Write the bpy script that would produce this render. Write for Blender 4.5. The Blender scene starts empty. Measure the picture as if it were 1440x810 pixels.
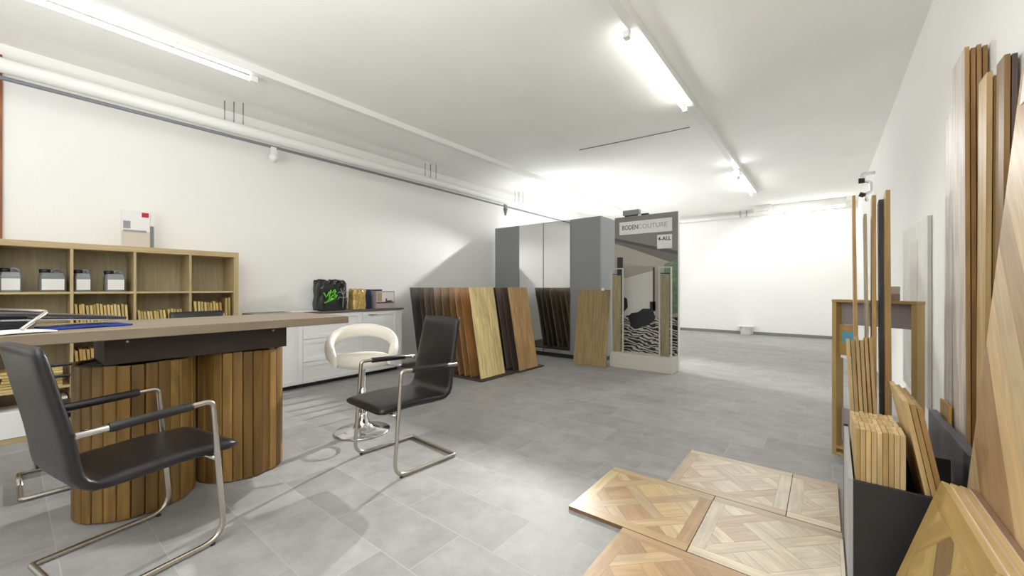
import bpy, bmesh, math, random
from mathutils import Vector, Matrix
random.seed(7)
PI = math.pi
C = bpy.context.scene.collection
# ------------------------------------------------------------------ camera frame
F, CAMH = 561.0, 1.2
TH = math.atan2(440, 561)
SN, CS = math.sin(TH), math.cos(TH)
def at(u, v, **k):
    a = (u-720)/F; b = (405-v)/F
    r = (-SN+a*CS, CS+a*SN, b); o = (0, 0, CAMH)
    n, val = list(k.items())[0]; i = 'XYZ'.index(n); t = (val-o[i])/r[i]
    return Vector((r[0]*t, r[1]*t, CAMH+r[2]*t))

# ------------------------------------------------------------------ colour + materials
def lin(c):
    return tuple(((x/255)/12.92 if x/255 <= .04045 else ((x/255+.055)/1.055)**2.4) for x in c[:3])
def mat(name, rgb, rough=.5, metal=0, spec=.5, noise=0, nscale=8, bump=0, bscale=60, emit=None, estr=0, trans=0, coat=0):
    m = bpy.data.materials.new(name); m.use_nodes = True
    nt = m.node_tree; b = nt.nodes['Principled BSDF']
    col = (*lin(rgb), 1)
    b.inputs['Base Color'].default_value = col
    b.inputs['Roughness'].default_value = rough
    b.inputs['Metallic'].default_value = metal
    b.inputs['Specular IOR Level'].default_value = spec
    b.inputs['Coat Weight'].default_value = coat
    if trans: b.inputs['Transmission Weight'].default_value = trans
    if emit:
        b.inputs['Emission Color'].default_value = (*lin(emit), 1); b.inputs['Emission Strength'].default_value = estr
    tc = nt.nodes.new('ShaderNodeTexCoord')
    if noise:
        n = nt.nodes.new('ShaderNodeTexNoise'); n.inputs['Scale'].default_value = nscale; n.inputs['Detail'].default_value = 5
        nt.links.new(tc.outputs['Object'], n.inputs['Vector'])
        mr = nt.nodes.new('ShaderNodeMapRange'); mr.inputs['To Min'].default_value = 1-noise; mr.inputs['To Max'].default_value = 1+noise
        mr.inputs['From Min'].default_value = .25; mr.inputs['From Max'].default_value = .75
        nt.links.new(n.outputs['Fac'], mr.inputs['Value'])
        mx = nt.nodes.new('ShaderNodeMix'); mx.data_type = 'RGBA'; mx.blend_type = 'MULTIPLY'; mx.inputs[0].default_value = 1
        mx.inputs[6].default_value = col; nt.links.new(mr.outputs[0], mx.inputs[7]); nt.links.new(mx.outputs[2], b.inputs['Base Color'])
    if bump:
        n2 = nt.nodes.new('ShaderNodeTexNoise'); n2.inputs['Scale'].default_value = bscale; n2.inputs['Detail'].default_value = 3
        nt.links.new(tc.outputs['Object'], n2.inputs['Vector'])
        bp = nt.nodes.new('ShaderNodeBump'); bp.inputs['Strength'].default_value = bump; bp.inputs['Distance'].default_value = .01
        nt.links.new(n2.outputs['Fac'], bp.inputs['Height']); nt.links.new(bp.outputs[0], b.inputs['Normal'])
    return m

def wood_mat(name, rough=.45, grain=.28, knots=.25, spec=.4, us=2.2, vs=42):
    """colour from the 'col' attribute, grain along the u axis of the UV map"""
    m = bpy.data.materials.new(name); m.use_nodes = True
    nt = m.node_tree; b = nt.nodes['Principled BSDF']; L = nt.links.new; N = nt.nodes.new
    b.inputs['Roughness'].default_value = rough; b.inputs['Specular IOR Level'].default_value = spec
    at_ = N('ShaderNodeAttribute'); at_.attribute_name = 'col'
    uv = N('ShaderNodeUVMap'); uv.uv_map = 'UVMap'
    mp = N('ShaderNodeMapping'); mp.inputs['Scale'].default_value = (us, vs, 1); L(uv.outputs[0], mp.inputs[0])
    n1 = N('ShaderNodeTexNoise'); n1.inputs['Scale'].default_value = 1; n1.inputs['Detail'].default_value = 6; n1.inputs['Distortion'].default_value = .6
    L(mp.outputs[0], n1.inputs['Vector'])
    mp2 = N('ShaderNodeMapping'); mp2.inputs['Scale'].default_value = (us*.9, vs*.18, 1); L(uv.outputs[0], mp2.inputs[0])
    n2 = N('ShaderNodeTexNoise'); n2.inputs['Scale'].default_value = 1; n2.inputs['Detail'].default_value = 3; n2.inputs['Distortion'].default_value = 1.2
    L(mp2.outputs[0], n2.inputs['Vector'])
    def mr(src, a, c, fa=.3, fb=.7):
        r = N('ShaderNodeMapRange'); r.inputs['From Min'].default_value = fa; r.inputs['From Max'].default_value = fb
        r.inputs['To Min'].default_value = a; r.inputs['To Max'].default_value = c; L(src, r.inputs['Value']); return r.outputs[0]
    def mul(x, y):
        q = N('ShaderNodeMix'); q.data_type = 'RGBA'; q.blend_type = 'MULTIPLY'; q.inputs[0].default_value = 1
        L(x, q.inputs[6]); L(y, q.inputs[7]); return q.outputs[2]
    c1 = mul(at_.outputs['Color'], mr(n1.outputs['Fac'], 1-grain, 1+grain*.6))
    c2 = mul(c1, mr(n2.outputs['Fac'], 1-knots, 1+knots*.5))
    L(c2, b.inputs['Base Color'])
    bp = N('ShaderNodeBump'); bp.inputs['Strength'].default_value = .12; bp.inputs['Distance'].default_value = .004
    L(n1.outputs['Fac'], bp.inputs['Height']); L(bp.outputs[0], b.inputs['Normal'])
    return m

M = {}
M['wood'] = wood_mat('wood_planks')
M['wood_fine'] = wood_mat('oak_veneer', rough=.5, grain=.14, knots=.1)
M['wood_rough'] = wood_mat('weathered_slats', rough=.5, grain=.3, knots=.3, us=2.2, vs=26)
M['parquet'] = wood_mat('oiled_parquet', rough=.38, grain=.16, knots=.16, us=3.5, vs=55)
M['wall'] = mat('white_plaster', (246, 246, 243), .85, spec=.2, noise=.012, nscale=2, bump=.06, bscale=40)
M['ceil'] = mat('painted_concrete', (247, 247, 243), .85, spec=.2, noise=.03, nscale=1.3, bump=.12, bscale=14)
M['chrome'] = mat('chrome', (225, 225, 225), .12, 1)
M['steel'] = mat('brushed_steel', (196, 190, 180), .27, 1)
M['leather'] = mat('black_leather', (22, 21, 22), .36, spec=.55, noise=.08, nscale=30, bump=.1, bscale=150)
M['sleeve'] = mat('arm_sleeve', (24, 23, 23), .45)
M['white_leather'] = mat('cream_leather', (236, 232, 220), .35, spec=.5, bump=.05, bscale=120)
M['white_lac'] = mat('white_lacquer', (236, 237, 238), .35)
M['white_pl'] = mat('white_plastic', (236, 236, 232), .45)
M['white_metal'] = mat('white_painted_metal', (236, 236, 232), .4)
M['grey_pl'] = mat('grey_plastic', (120, 124, 128), .45)
M['trans_grey'] = mat('grey_canister', (140, 146, 150), .35)
M['black_pl'] = mat('black_plastic', (22, 22, 24), .4)
M['dark_beam'] = mat('dark_brown_board', (52, 40, 30), .6, noise=.1, nscale=10)
M['dark_top'] = mat('dark_counter', (92, 88, 86), .35)
M['grey_door'] = mat('grey_lacquer', (143, 145, 148), .45)
M['mirror'] = mat('mirror', (238, 240, 240), .015, 1)
M['dark_gap'] = mat('dark_gap', (40, 40, 42), .6)
M['tray'] = mat('dark_base_board', (70, 60, 54), .55, noise=.1)
M['bin'] = mat('black_board', (44, 43, 45), .42, noise=.06, nscale=12, bump=.05, bscale=120)
M['slate'] = mat('slate_grey_laminate', (82, 85, 96), .4)
M['bin_edge'] = mat('grey_board', (176, 178, 180), .5)
M['paper'] = mat('paper', (240, 240, 238), .6)
M['paper_beige'] = mat('beige_print', (214, 204, 188), .6)
M['red'] = mat('red_print', (186, 24, 44), .5)
M['navy'] = mat('navy_print', (36, 42, 74), .35)
M['blue'] = mat('blue_print', (40, 70, 170), .35)
M['dark_print'] = mat('dark_print', (48, 48, 56), .3)
M['greyprint'] = mat('grey_print', (150, 150, 156), .4, noise=.25, nscale=25)
M['bag_black'] = mat('black_bag', (26, 30, 28), .3, noise=.5, nscale=22)
M['green'] = mat('green_print', (98, 205, 40), .4)
M['gold'] = mat('gold_foil', (196, 164, 96), .3, metal=.25, noise=.3, nscale=30, bump=.3, bscale=40)
M['plinth'] = mat('beige_plinth', (208, 204, 194), .6)
M['tube'] = mat('lit_tube', (255, 255, 255), .4, emit=(255, 253, 247), estr=3.2)
M['tube_mid'] = mat('lit_tube_middle', (255, 255, 255), .4, emit=(255, 253, 247), estr=9)
M['tube_soft'] = mat('lit_tube_far', (255, 255, 255), .4, emit=(255, 252, 246), estr=12)
M['spot'] = mat('lit_lens', (255, 255, 255), .4, emit=(250, 250, 255), estr=60)
M['baseb'] = mat('grey_skirting', (128, 128, 130), .5)
M['txt_dark'] = mat('charcoal_print', (62, 62, 64), .5)
M['txt_grey'] = mat('light_grey_print', (182, 182, 182), .5)
M['sample_grey'] = mat('pale_grey_sample', (214, 212, 206), .5, noise=.12, nscale=5)
M['pale'] = mat('lilac_grey_board', (224, 214, 214), .5, noise=.05, nscale=6)
M['galv'] = mat('galvanised_steel', (170, 172, 172), .35, 1)

def tile_mat():
    m = bpy.data.materials.new('floor_tiles'); m.use_nodes = True
    nt = m.node_tree; b = nt.nodes['Principled BSDF']; L = nt.links.new; N = nt.nodes.new
    def math_(op, a, c=None):
        q = N('ShaderNodeMath'); q.operation = op
        for i, x in enumerate((a, c)):
            if x is None: continue
            if isinstance(x, (int, float)): q.inputs[i].default_value = x
            else: L(x, q.inputs[i])
        return q.outputs[0]
    tc = N('ShaderNodeTexCoord'); sp = N('ShaderNodeSeparateXYZ'); L(tc.outputs['Object'], sp.inputs[0])
    W, Hh = .61, .305
    yy = math_('DIVIDE', math_('SUBTRACT', sp.outputs[1], .455-30*Hh), Hh)
    row = math_('FLOOR', yy); fy = math_('SUBTRACT', yy, row)
    xs = math_('SUBTRACT', sp.outputs[0], math_('MULTIPLY', math_('SUBTRACT', row, 36), .2045))
    xx = math_('DIVIDE', math_('ADD', xs, 1.185+40*W), W)
    colm = math_('FLOOR', xx); fx = math_('SUBTRACT', xx, colm)
    dx = math_('MULTIPLY', math_('MINIMUM', fx, math_('SUBTRACT', 1, fx)), W)
    dy = math_('MULTIPLY', math_('MINIMUM', fy, math_('SUBTRACT', 1, fy)), Hh)
    d = math_('MINIMUM', dx, dy)
    g = N('ShaderNodeMapRange'); g.inputs['From Min'].default_value = .0012; g.inputs['From Max'].default_value = .0028
    L(d, g.inputs['Value'])
    cb = N('ShaderNodeCombineXYZ'); L(colm, cb.inputs[0]); L(row, cb.inputs[1])
    wn = N('ShaderNodeTexWhiteNoise'); wn.noise_dimensions = '2D'; L(cb.outputs[0], wn.inputs['Vector'])
    n1 = N('ShaderNodeTexNoise'); n1.inputs['Scale'].default_value = 5; n1.inputs['Detail'].default_value = 8; n1.inputs['Roughness'].default_value = .65
    off = N('ShaderNodeVectorMath'); off.operation = 'MULTIPLY_ADD'; L(wn.outputs['Color'], off.inputs[0]); off.inputs[1].default_value = (9, 9, 9)
    L(tc.outputs['Object'], off.inputs[2]); L(off.outputs[0], n1.inputs['Vector'])
    r = N('ShaderNodeValToRGB'); r.color_ramp.elements[0].position = .3; r.color_ramp.elements[1].position = .7
    r.color_ramp.elements[0].color = (*lin((140, 139, 138)), 1); r.color_ramp.elements[1].color = (*lin((168, 167, 165)), 1)
    L(n1.outputs['Fac'], r.inputs[0])
    tv = N('ShaderNodeMapRange'); tv.inputs['To Min'].default_value = .92; tv.inputs['To Max'].default_value = 1.08; L(wn.outputs['Value'], tv.inputs['Value'])
    mx = N('ShaderNodeMix'); mx.data_type = 'RGBA'; mx.blend_type = 'MULTIPLY'; mx.inputs[0].default_value = 1
    L(r.outputs[0], mx.inputs[6]); L(tv.outputs[0], mx.inputs[7])
    gm = N('ShaderNodeMix'); gm.data_type = 'RGBA'; gm.inputs[6].default_value = (*lin((176, 172, 165)), 1)
    L(g.outputs[0], gm.inputs[0]); L(mx.outputs[2], gm.inputs[7]); L(gm.outputs[2], b.inputs['Base Color'])
    rr = N('ShaderNodeMapRange'); rr.inputs['To Min'].default_value = .45; rr.inputs['To Max'].default_value = .62; L(n1.outputs['Fac'], rr.inputs['Value'])
    L(rr.outputs[0], b.inputs['Roughness']); b.inputs['Specular IOR Level'].default_value = .36
    bp = N('ShaderNodeBump'); bp.inputs['Strength'].default_value = .25; bp.inputs['Distance'].default_value = .002
    h = math_('ADD', math_('MULTIPLY', n1.outputs['Fac'], .35), g.outputs[0]); L(h, bp.inputs['Height']); L(bp.outputs[0], b.inputs['Normal'])
    return m
M['tiles'] = tile_mat()

def zebra_mat():
    m = bpy.data.materials.new('zebra_print'); m.use_nodes = True
    nt = m.node_tree; b = nt.nodes['Principled BSDF']; L = nt.links.new; N = nt.nodes.new
    tc = N('ShaderNodeTexCoord'); mp = N('ShaderNodeMapping'); mp.inputs['Rotation'].default_value = (0, -.42, 0); mp.inputs['Scale'].default_value = (.55, 1, 1.25)
    L(tc.outputs['Object'], mp.inputs[0])
    w = N('ShaderNodeTexWave'); w.bands_direction = 'Z'; w.inputs['Scale'].default_value = 6.2; w.inputs['Distortion'].default_value = 11
    w.inputs['Detail'].default_value = 2; w.inputs['Detail Scale'].default_value = 1.6
    L(mp.outputs[0], w.inputs[0])
    r = N('ShaderNodeValToRGB'); r.color_ramp.interpolation = 'CONSTANT'
    r.color_ramp.elements[0].color = (*lin((24, 22, 24)), 1); r.color_ramp.elements[1].position = .56; r.color_ramp.elements[1].color = (*lin((190, 184, 176)), 1)
    L(w.outputs['Fac'], r.inputs[0]); L(r.outputs[0], b.inputs['Base Color']); b.inputs['Roughness'].default_value = .5
    return m
M['zebra'] = zebra_mat()

# ------------------------------------------------------------------ mesh builder
class MB:
    def __init__(s): s.v = []; s.f = []; s.c = []; s.uv = []; s.sm = []; s.mi = []
    def face(s, idx, col=(1, 1, 1), uv=None, smooth=False, mi=0):
        s.f.append(tuple(idx)); s.c.append(col); s.uv.append(uv or [(0, 0)]*len(idx)); s.sm.append(smooth); s.mi.append(mi)
    def box(s, x0, x1, y0, y1, z0, z1, col=(1, 1, 1), T=None, grain=2, mi=0):
        """col is linear; grain = axis the wood runs along"""
        o = len(s.v); P_ = [(x, y, z) for x in (x0, x1) for y in (y0, y1) for z in (z0, z1)]
        ru, rv = random.random()*50, random.random()*50
        for p in P_: s.v.append(tuple(T @ Vector(p)) if T else p)
        for q, ax in (((0, 1, 3, 2), 0), ((4, 6, 7, 5), 0), ((0, 4, 5, 1), 1), ((2, 3, 7, 6), 1), ((0, 2, 6, 4), 2), ((1, 5, 7, 3), 2)):
            axes = [a for a in range(3) if a != ax]
            ua = grain if grain in axes else axes[0]; va = [a for a in axes if a != ua][0]
            s.face([o+i for i in q], col, [(P_[i][ua]+ru, P_[i][va]+rv+ax*.37) for i in q], mi=mi)
        return s
    def ring(s, pts):
        o = len(s.v); s.v.extend([tuple(p) for p in pts]); return list(range(o, o+len(pts)))
    def loft(s, rings, caps=True, closed=False, smooth=True, col=(1, 1, 1), mi=0):
        R = [s.ring(r) for r in rings]; n = len(R[0])
        for a, b in list(zip(R, R[1:]))+([(R[-1], R[0])] if closed else []):
            for i in range(n):
                j = (i+1) % n; s.face((a[i], a[j], b[j], b[i]), col, smooth=smooth, mi=mi)
        if caps and not closed:
            s.face(R[0][::-1], col, mi=mi); s.face(R[-1], col, mi=mi)
        return s
    def tube(s, pts, r, n=12, closed=False, caps=True, col=(1, 1, 1), mi=0):
        pts = [Vector(p) for p in pts]; rs = r if isinstance(r, (list, tuple)) else [r]*len(pts)
        rings = []; N = len(pts); up = None
        for i, p in enumerate(pts):
            a = pts[i-1] if (i > 0 or closed) else p; b = pts[(i+1) % N] if (i < N-1 or closed) else p
            t1 = (p-a).normalized() if (p-a).length > 1e-9 else None; t2 = (b-p).normalized() if (b-p).length > 1e-9 else None
            t = ((t1 or t2)+(t2 or t1)).normalized()
            if up is None:
                up = Vector((0, 0, 1)) if abs(t.z) < .9 else Vector((1, 0, 0))
            x = t.cross(up).normalized(); y = x.cross(t).normalized(); up = y
            k = 1/max(.5, math.sqrt(max(.05, (1+(t1.dot(t2) if t1 and t2 else 1))/2)))
            rings.append([p+(x*math.cos(q)*min(k, 1.4)+y*math.sin(q))*rs[i] for q in [2*PI*j/n for j in range(n)]])
        return s.loft(rings, caps, closed, col=col, mi=mi)
    def lathe(s, prof, n=32, c=(0, 0), sx=1, sy=1, col=(1, 1, 1), mi=0):
        rings = [[(c[0]+max(r, .0005)*sx*math.cos(2*PI*j/n), c[1]+max(r, .0005)*sy*math.sin(2*PI*j/n), z) for j in range(n)] for r, z in prof]
        return s.loft(rings, True, col=col, mi=mi)
    def build(s, name, m, parent=None, bevel=0, bseg=2, sub=0, autosmooth=False):
        me = bpy.data.meshes.new(name); me.from_pydata([tuple(v) for v in s.v], [], s.f)
        me.uv_layers.new(name='UVMap'); me.color_attributes.new('col', 'FLOAT_COLOR', 'CORNER')
        me.uv_layers['UVMap'].data.foreach_set('uv', [x for q in s.uv for p in q for x in p])
        me.color_attributes['col'].data.foreach_set('color', [x for f, c in zip(s.f, s.c) for _ in f for x in (*c, 1)])
        for i, p in enumerate(me.polygons): p.use_smooth = s.sm[i]; p.material_index = s.mi[i]
        for mm in (m if isinstance(m, (list, tuple)) else [m]): me.materials.append(M[mm] if isinstance(mm, str) else mm)
        me.update()
        o = bpy.data.objects.new(name, me); C.objects.link(o)
        if parent: o.parent = parent
        if bevel:
            b = o.modifiers.new('bevel', 'BEVEL'); b.width = bevel; b.segments = bseg; b.limit_method = 'ANGLE'; b.angle_limit = .7
        if sub:
            q = o.modifiers.new('sub', 'SUBSURF'); q.levels = sub; q.render_levels = sub
        return o
def base_origin(o):
    """put the origin of a single-mesh thing at the middle of its base"""
    vs = o.data.vertices
    c = Vector([(min(v.co[i] for v in vs)+max(v.co[i] for v in vs))/2 for i in range(3)]); c.z = min(v.co.z for v in vs)
    o.data.transform(Matrix.Translation(-c)); o.location = c; return o
def tag(o, label, cat, group=None, kind=None):
    o['label'] = label; o['category'] = cat
    if group: o['group'] = group
    if kind: o['kind'] = kind
    return o
def thing(name, label, cat, loc=(0, 0, 0), rz=0, group=None):
    o = bpy.data.objects.new(name, None); C.objects.link(o); o.empty_display_size = .1
    o.location = loc; o.rotation_euler = (0, 0, rz); return tag(o, label, cat, group)
def single(name, mb, m, label, cat, group=None, bevel=0, bseg=2, sub=0, keep=False):
    o = mb.build(name, m, None, bevel, bseg, sub)
    if not keep: base_origin(o)
    return tag(o, label, cat, group)
def struct(name, mb, m, bevel=0):
    o = mb.build(name, m, None, bevel); o['kind'] = 'structure'; return o
def fillet(pts, r, n=6):
    pts = [Vector(p) for p in pts]; out = [pts[0]]
    for i in range(1, len(pts)-1):
        p = pts[i]; rr = r[i] if isinstance(r, dict) and i in r else (r if not isinstance(r, dict) else .01)
        a = (pts[i-1]-p); b = (pts[i+1]-p); l = min(rr, a.length*.49, b.length*.49)
        A = p+a.normalized()*l; B = p+b.normalized()*l
        for k in range(n+1):
            t = k/n; out.append(A*(1-t)**2+p*2*t*(1-t)+B*t*t)
    out.append(pts[-1]); return out
def jit(rgb, a=.08):
    k = 1+random.uniform(-a, a); return tuple(x*k*h*(1+random.uniform(-a*.25, a*.25)) for x, h in zip(lin(rgb), (.9, .93, .9)))
ORD = ['first', 'second', 'third', 'fourth', 'fifth', 'sixth', 'seventh', 'eighth', 'ninth', 'tenth', 'eleventh', 'twelfth', 'thirteenth', 'fourteenth', 'fifteenth', 'sixteenth', 'seventeenth', 'eighteenth']

# ------------------------------------------------------------------ room shell
XL, XR, YB, YF, ZC = -5.3, .59, 11.95, -4.2, 3.2
struct('floor', MB().box(XL-.2, XR+.2, YF, YB+.2, -.1, 0), 'tiles')
struct('ceiling', MB().box(XL-.2, XR+.2, YF, YB+.2, ZC, ZC+.12), 'ceil')
struct('wall_left', MB().box(XL-.2, XL, YF, YB+.2, 0, ZC), 'wall')
struct('wall_right', MB().box(XR, XR+.2, YF, YB+.2, 0, ZC), 'wall')
struct('wall_back', MB().box(XL, XR, YB, YB+.2, 0, ZC), 'wall')
struct('baseboard_back', MB().box(XL, -1.75, YB-.015, YB, 0, .075).box(-1.45, XR, YB-.015, YB, 0, .075), 'baseb')

# ------------------------------------------------------------------ light tracks
def track(X, spans, sy, label, side):
    t = thing('light_track', label, 'light', (X, 4, ZC-.1))
    MB().box(-.03, .05, -7, 5.6, .03, .1).build('trunking', 'white_metal', t, .006)
    for y0, y1, mm in spans:
        MB().tube([(-.045, y0-4, .0), (-.045, y1-4, .0)], .017, 10).build('tube', mm, t)
        for y in (y0, y1): MB().box(-.066, -.022, y-4-.03, y-4+.03, -.022, .0295).build('tube_holder', 'white_metal', t, .004)
    s = MB().tube([(0, sy-4, .03), (0, sy-4, .0)], .02, 12)
    s.tube([(0, sy-4+.05, .0), (0, sy-4-.04, -.03)], .045, 16)
    s.build('spotlight', 'white_metal', t)
    MB().tube([(0, sy-4-.041, -.0303), (0, sy-4-.05, -.0335)], .038, 16).build('spotlight_lens', 'spot', t)
track(-4.06, [(-2.8, -1.3, 'white_pl'), (-.1, 1.41, 'tube'), (7.7, 9.2, 'tube_soft')], 7.12, 'white ceiling light track near the left wall', 'left')
track(-1.13, [(-2.4, -.9, 'white_pl'), (2.9, 4.5, 'tube_mid'), (7.85, 9.4, 'tube_soft')], 7.35, 'white ceiling light track crossing the middle of the ceiling', 'right')

def lamp(kind, name, loc, energy, **k):
    l = bpy.data.lights.new(name, kind); l.energy = energy
    for a, b in k.items(): setattr(l, a, b)
    o = bpy.data.objects.new(name, l); C.objects.link(o); o.location = loc; return o
def aim(o, tgt):
    o.rotation_euler = (Vector(tgt)-o.location).to_track_quat('-Z', 'Y').to_euler()
a = lamp('SPOT', 'spot_beam', (-4.06, 7.03, 3.06), 200, spot_size=math.radians(102), spot_blend=.3, shadow_soft_size=.035, color=(1, .99, .97)); aim(a, (-3.1, 4.3, 0))
a = lamp('SPOT', 'spot_beam_front', (-4.06, 7.02, 3.05), 640, spot_size=math.radians(40), spot_blend=.7, shadow_soft_size=.035, color=(1, .99, .97)); aim(a, (-2.75, .7, 0))
a = lamp('SPOT', 'spot_beam_right', (-1.13, 7.26, 3.06), 40, spot_size=math.radians(100), spot_blend=.6, shadow_soft_size=.035, color=(1, .99, .98)); aim(a, (-1, 4.8, .0))
a = lamp('SPOT', 'wall_washer_left', (-3.9, 9.4, 3.0), 40, spot_size=math.radians(95), spot_blend=.35, shadow_soft_size=.04); aim(a, (-3.3, 11.95, .9))
a = lamp('SPOT', 'wall_washer_right', (-.9, 9.6, 3.0), 45, spot_size=math.radians(100), spot_blend=.35, shadow_soft_size=.04); aim(a, (-.5, 11.95, .9))

a = lamp('AREA', 'ceiling_fill_near', (-1.3, -1.1, 1.45), 92, shape='RECTANGLE', size=1.6, size_y=1.2); a.rotation_euler = (PI, 0, 0)  # added fill behind the camera, brightens the near ceiling; no fixture there
a = lamp('AREA', 'ceiling_fill_rear', (-3.9, 8.2, .9), 34, shape='RECTANGLE', size=1.8, size_y=2.6); a.rotation_euler = (PI, 0, 0)  # added unseen fill behind the wardrobe, evens out the far ceiling

# ------------------------------------------------------------------ pipes and fittings at the ceiling
t = thing('wall_pipe', 'thick white pipe running along the top of the left wall', 'pipe', (-5.0, 0, 2.92))
MB().tube([(0, YF+.05, 0), (0, YB-.05, 0)], .058, 16).build('main_pipe', 'white_metal', t)
MB().tube([(-.03, YF+.05, -.088), (-.03, YB-.05, -.088)], .016, 10).build('thin_pipe', 'grey_pl', t)
for y in (1.52, 4.24, 6.6):
    for k in range(3):
        yy = y-.06+k*.07
        MB().tube([(-.05+.05*k, yy, .05), (-.05+.05*k, yy, .28)], .006, 6).build('hanger_rod', 'galv', t)
def pendant(loc, label, ball):
    t = thing('sensor', label, 'sensor', loc)
    MB().box(-.02, .02, -.03, .03, .05, .13).build('bracket', 'grey_pl' if not ball else 'white_pl', t, .004)
    if ball: MB().lathe([(0, -.05), (.03, -.042), (.05, -.015), (.052, .01), (.04, .04), (.02, .055), (0, .058)], 20).build('globe', 'white_pl', t)
    else: MB().lathe([(0, -.09), (.014, -.088), (.045, .04), (.045, .055), (0, .056)], 16).build('cone', 'grey_pl', t)
pendant((-5.03, 1.93, 2.70), 'white globe sensor hanging under the left wall pipe', True)
pendant((-5.03, 6.2, 2.74), 'small grey cone fitting under the wall pipe by the wardrobe', False)

t = thing('back_pipe', 'white pipe along the top of the back wall', 'pipe', (-2, YB-.12, 3.08))
MB().tube([(-3.25, 0, 0), (2.55, 0, 0)], .055, 14).build('main_pipe', 'white_metal', t)
for x in (.28, .42): MB().tube([(x, -.06, -.06), (x, -.06, .11)], .012, 6).build('clamp', 'galv', t)
t = thing('back_wall_light', 'lit tube lamp under the pipe on the back wall', 'light', (-.35, YB-.5, 3.02))
MB().box(-.72, .72, -.03, .03, .02, .18).build('batten', 'white_metal', t, .005)
MB().tube([(-.68, 0, -.01), (.68, 0, -.01)], .018, 10).build('tube', 'tube_soft', t)
single('junction_box', MB().box(-1.38, -1.0, 11.3, 11.55, 3.06, 3.2).box(-1.33, -1.05, 11.34, 11.51, 3.02, 3.06), 'white_pl', 'white junction box at the far end of the middle light track', 'junction box', bevel=.008)
p0, p1 = at(815, 211, Z=3.195), at(970, 179, Z=3.195)
single('ceiling_cable', MB().tube([p0, p0+(p1-p0)*.5+Vector((0, .01, 0)), p1], .005, 6), 'grey_pl', 'thin cable fixed across the ceiling beside the middle track', 'cable')
# chrome wall fixture high on the right wall
t = thing('wall_fixture', 'small chrome pipe fitting high on the right wall', 'pipe fitting', (.5, 8.0, 2.62))
MB().tube(fillet([(.09, 0, .3), (-.06, 0, .3), (-.06, 0, .2), (.04, 0, .16), (.04, 0, .02), (-.04, 0, -.02), (.0, -.02, -.12)], .03), .022, 10).build('bent_pipe', 'chrome', t)
MB().tube([(-.1, 0, .2), (-.03, 0, .2)], .04, 12).build('valve', 'black_pl', t)
MB().tube([(-.09, 0, .0), (-.02, 0, -.03)], .035, 12).build('valve', 'black_pl', t)

# ------------------------------------------------------------------ white tub by the back wall
t = thing('white_tub', 'small white tub standing at the foot of the back wall', 'tub', (-1.6, 11.75, 0))
MB().lathe([(0, 0), (.1, 0), (.115, .02), (.14, .2), (.14, .21), (0, .21)], 20).build('body', 'white_pl', t)
MB().lathe([(0, .211), (.19, .211), (.195, .22), (.19, .24), (0, .243)], 20).build('lid', 'white_pl', t)

# ------------------------------------------------------------------ bookcase
BX, BY1 = -4.92, 1.55
OAK = (206, 180, 136)
bc = thing('bookcase', 'long low oak cube bookcase against the left wall', 'bookcase', (-5.09, .5, 0))
def rel(o, mb):   # world-built mesh under an unrotated root
    T = Matrix.Translation(-o.location); mb.v = [tuple(T @ Vector(v)) for v in mb.v]; return mb
ys = [-.83, -.44, -.04, .351, .737, 1.139]
zs = [0.0, .39, .775, 1.16]
oak = lambda: jit(OAK, .04)
rel(bc, MB().box(-5.27, BX, -.85, BY1, 1.525, 1.575, oak(), grain=1)).build('top_panel', 'wood_fine', bc, .003)
rel(bc, MB().box(-5.27, BX, -.85, BY1, 0, .045, oak(), grain=1)).build('bottom_panel', 'wood_fine', bc, .003)
for y in (-.85, BY1-.045): rel(bc, MB().box(-5.27, BX, y, y+.045, .045, 1.525, oak())).build('side_panel', 'wood_fine', bc, .003)
for y in ys[1:]: rel(bc, MB().box(-5.25, BX-.003, y-.009, y+.009, .046, 1.524, oak())).build('divider', 'wood_fine', bc)
for z in zs[1:]:
    e = ys+[BY1-.045]; 
    mb = MB()
    for k in range(len(e)-1): mb.box(-5.25, BX-.004, e[k]+(.01 if k else .026), e[k+1]-.01 if k < len(e)-2 else e[k+1]-.001, z-.009, z+.009, oak(), grain=1)
    rel(bc, mb).build('shelf', 'wood_fine', bc)
rel(bc, MB().box(-5.27, -5.255, -.8, BY1-.046, .046, 1.524, jit((188, 172, 140), .02))).build('back_panel', 'wood_fine', bc)

# canisters
def canister(y0, y1, label, mm):
    w = y1-y0; t = thing('canister', label, 'canister', (-5.06, (y0+y1)/2, 1.1695), 0, 'canisters on the top shelf of the bookcase')
    d = .09
    def sec(z, k): return [(x*d*k, y*w/2*k, z) for x, y in ((1, .86), (.8, 1), (-.8, 1), (-1, .86), (-1, -.86), (-.8, -1), (.8, -1), (1, -.86))]
    MB().loft([sec(0, .94), sec(.01, 1), sec(.12, 1), sec(.138, .93), sec(.152, .9), sec(.155, .85)], smooth=False).build('body', mm, t, .006)
    MB().box(d+.0005, d+.002, -w*.41, w*.41, .015, .105).build('label_sheet', 'paper', t)
    MB().lathe([(0, .154), (.03, .154), (.032, .158), (.032, .182), (.028, .186), (0, .186)], 18, c=(0, -w*.28)).build('cap', 'black_pl', t)
    MB().tube(fillet([(0, -w*.05, .15), (0, 0, .186), (0, w*.3, .186), (0, w*.4, .15)], .02), .01, 8).build('handle', mm, t)
yq = lambda u: at(u, 405, X=-4.97).y
canister(-.02, yq(31), 'pale grey canister at the left end of the top shelf', 'trans_grey')
canister(yq(55), yq(94), 'dark grey canister left of the first visible bookcase divider', 'grey_pl')
canister(yq(103)+.01, yq(129), 'pale canister just right of the bookcase divider', 'trans_grey')
canister(yq(149), yq(177), 'small canister with beige label near the brochure', 'trans_grey')

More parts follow.
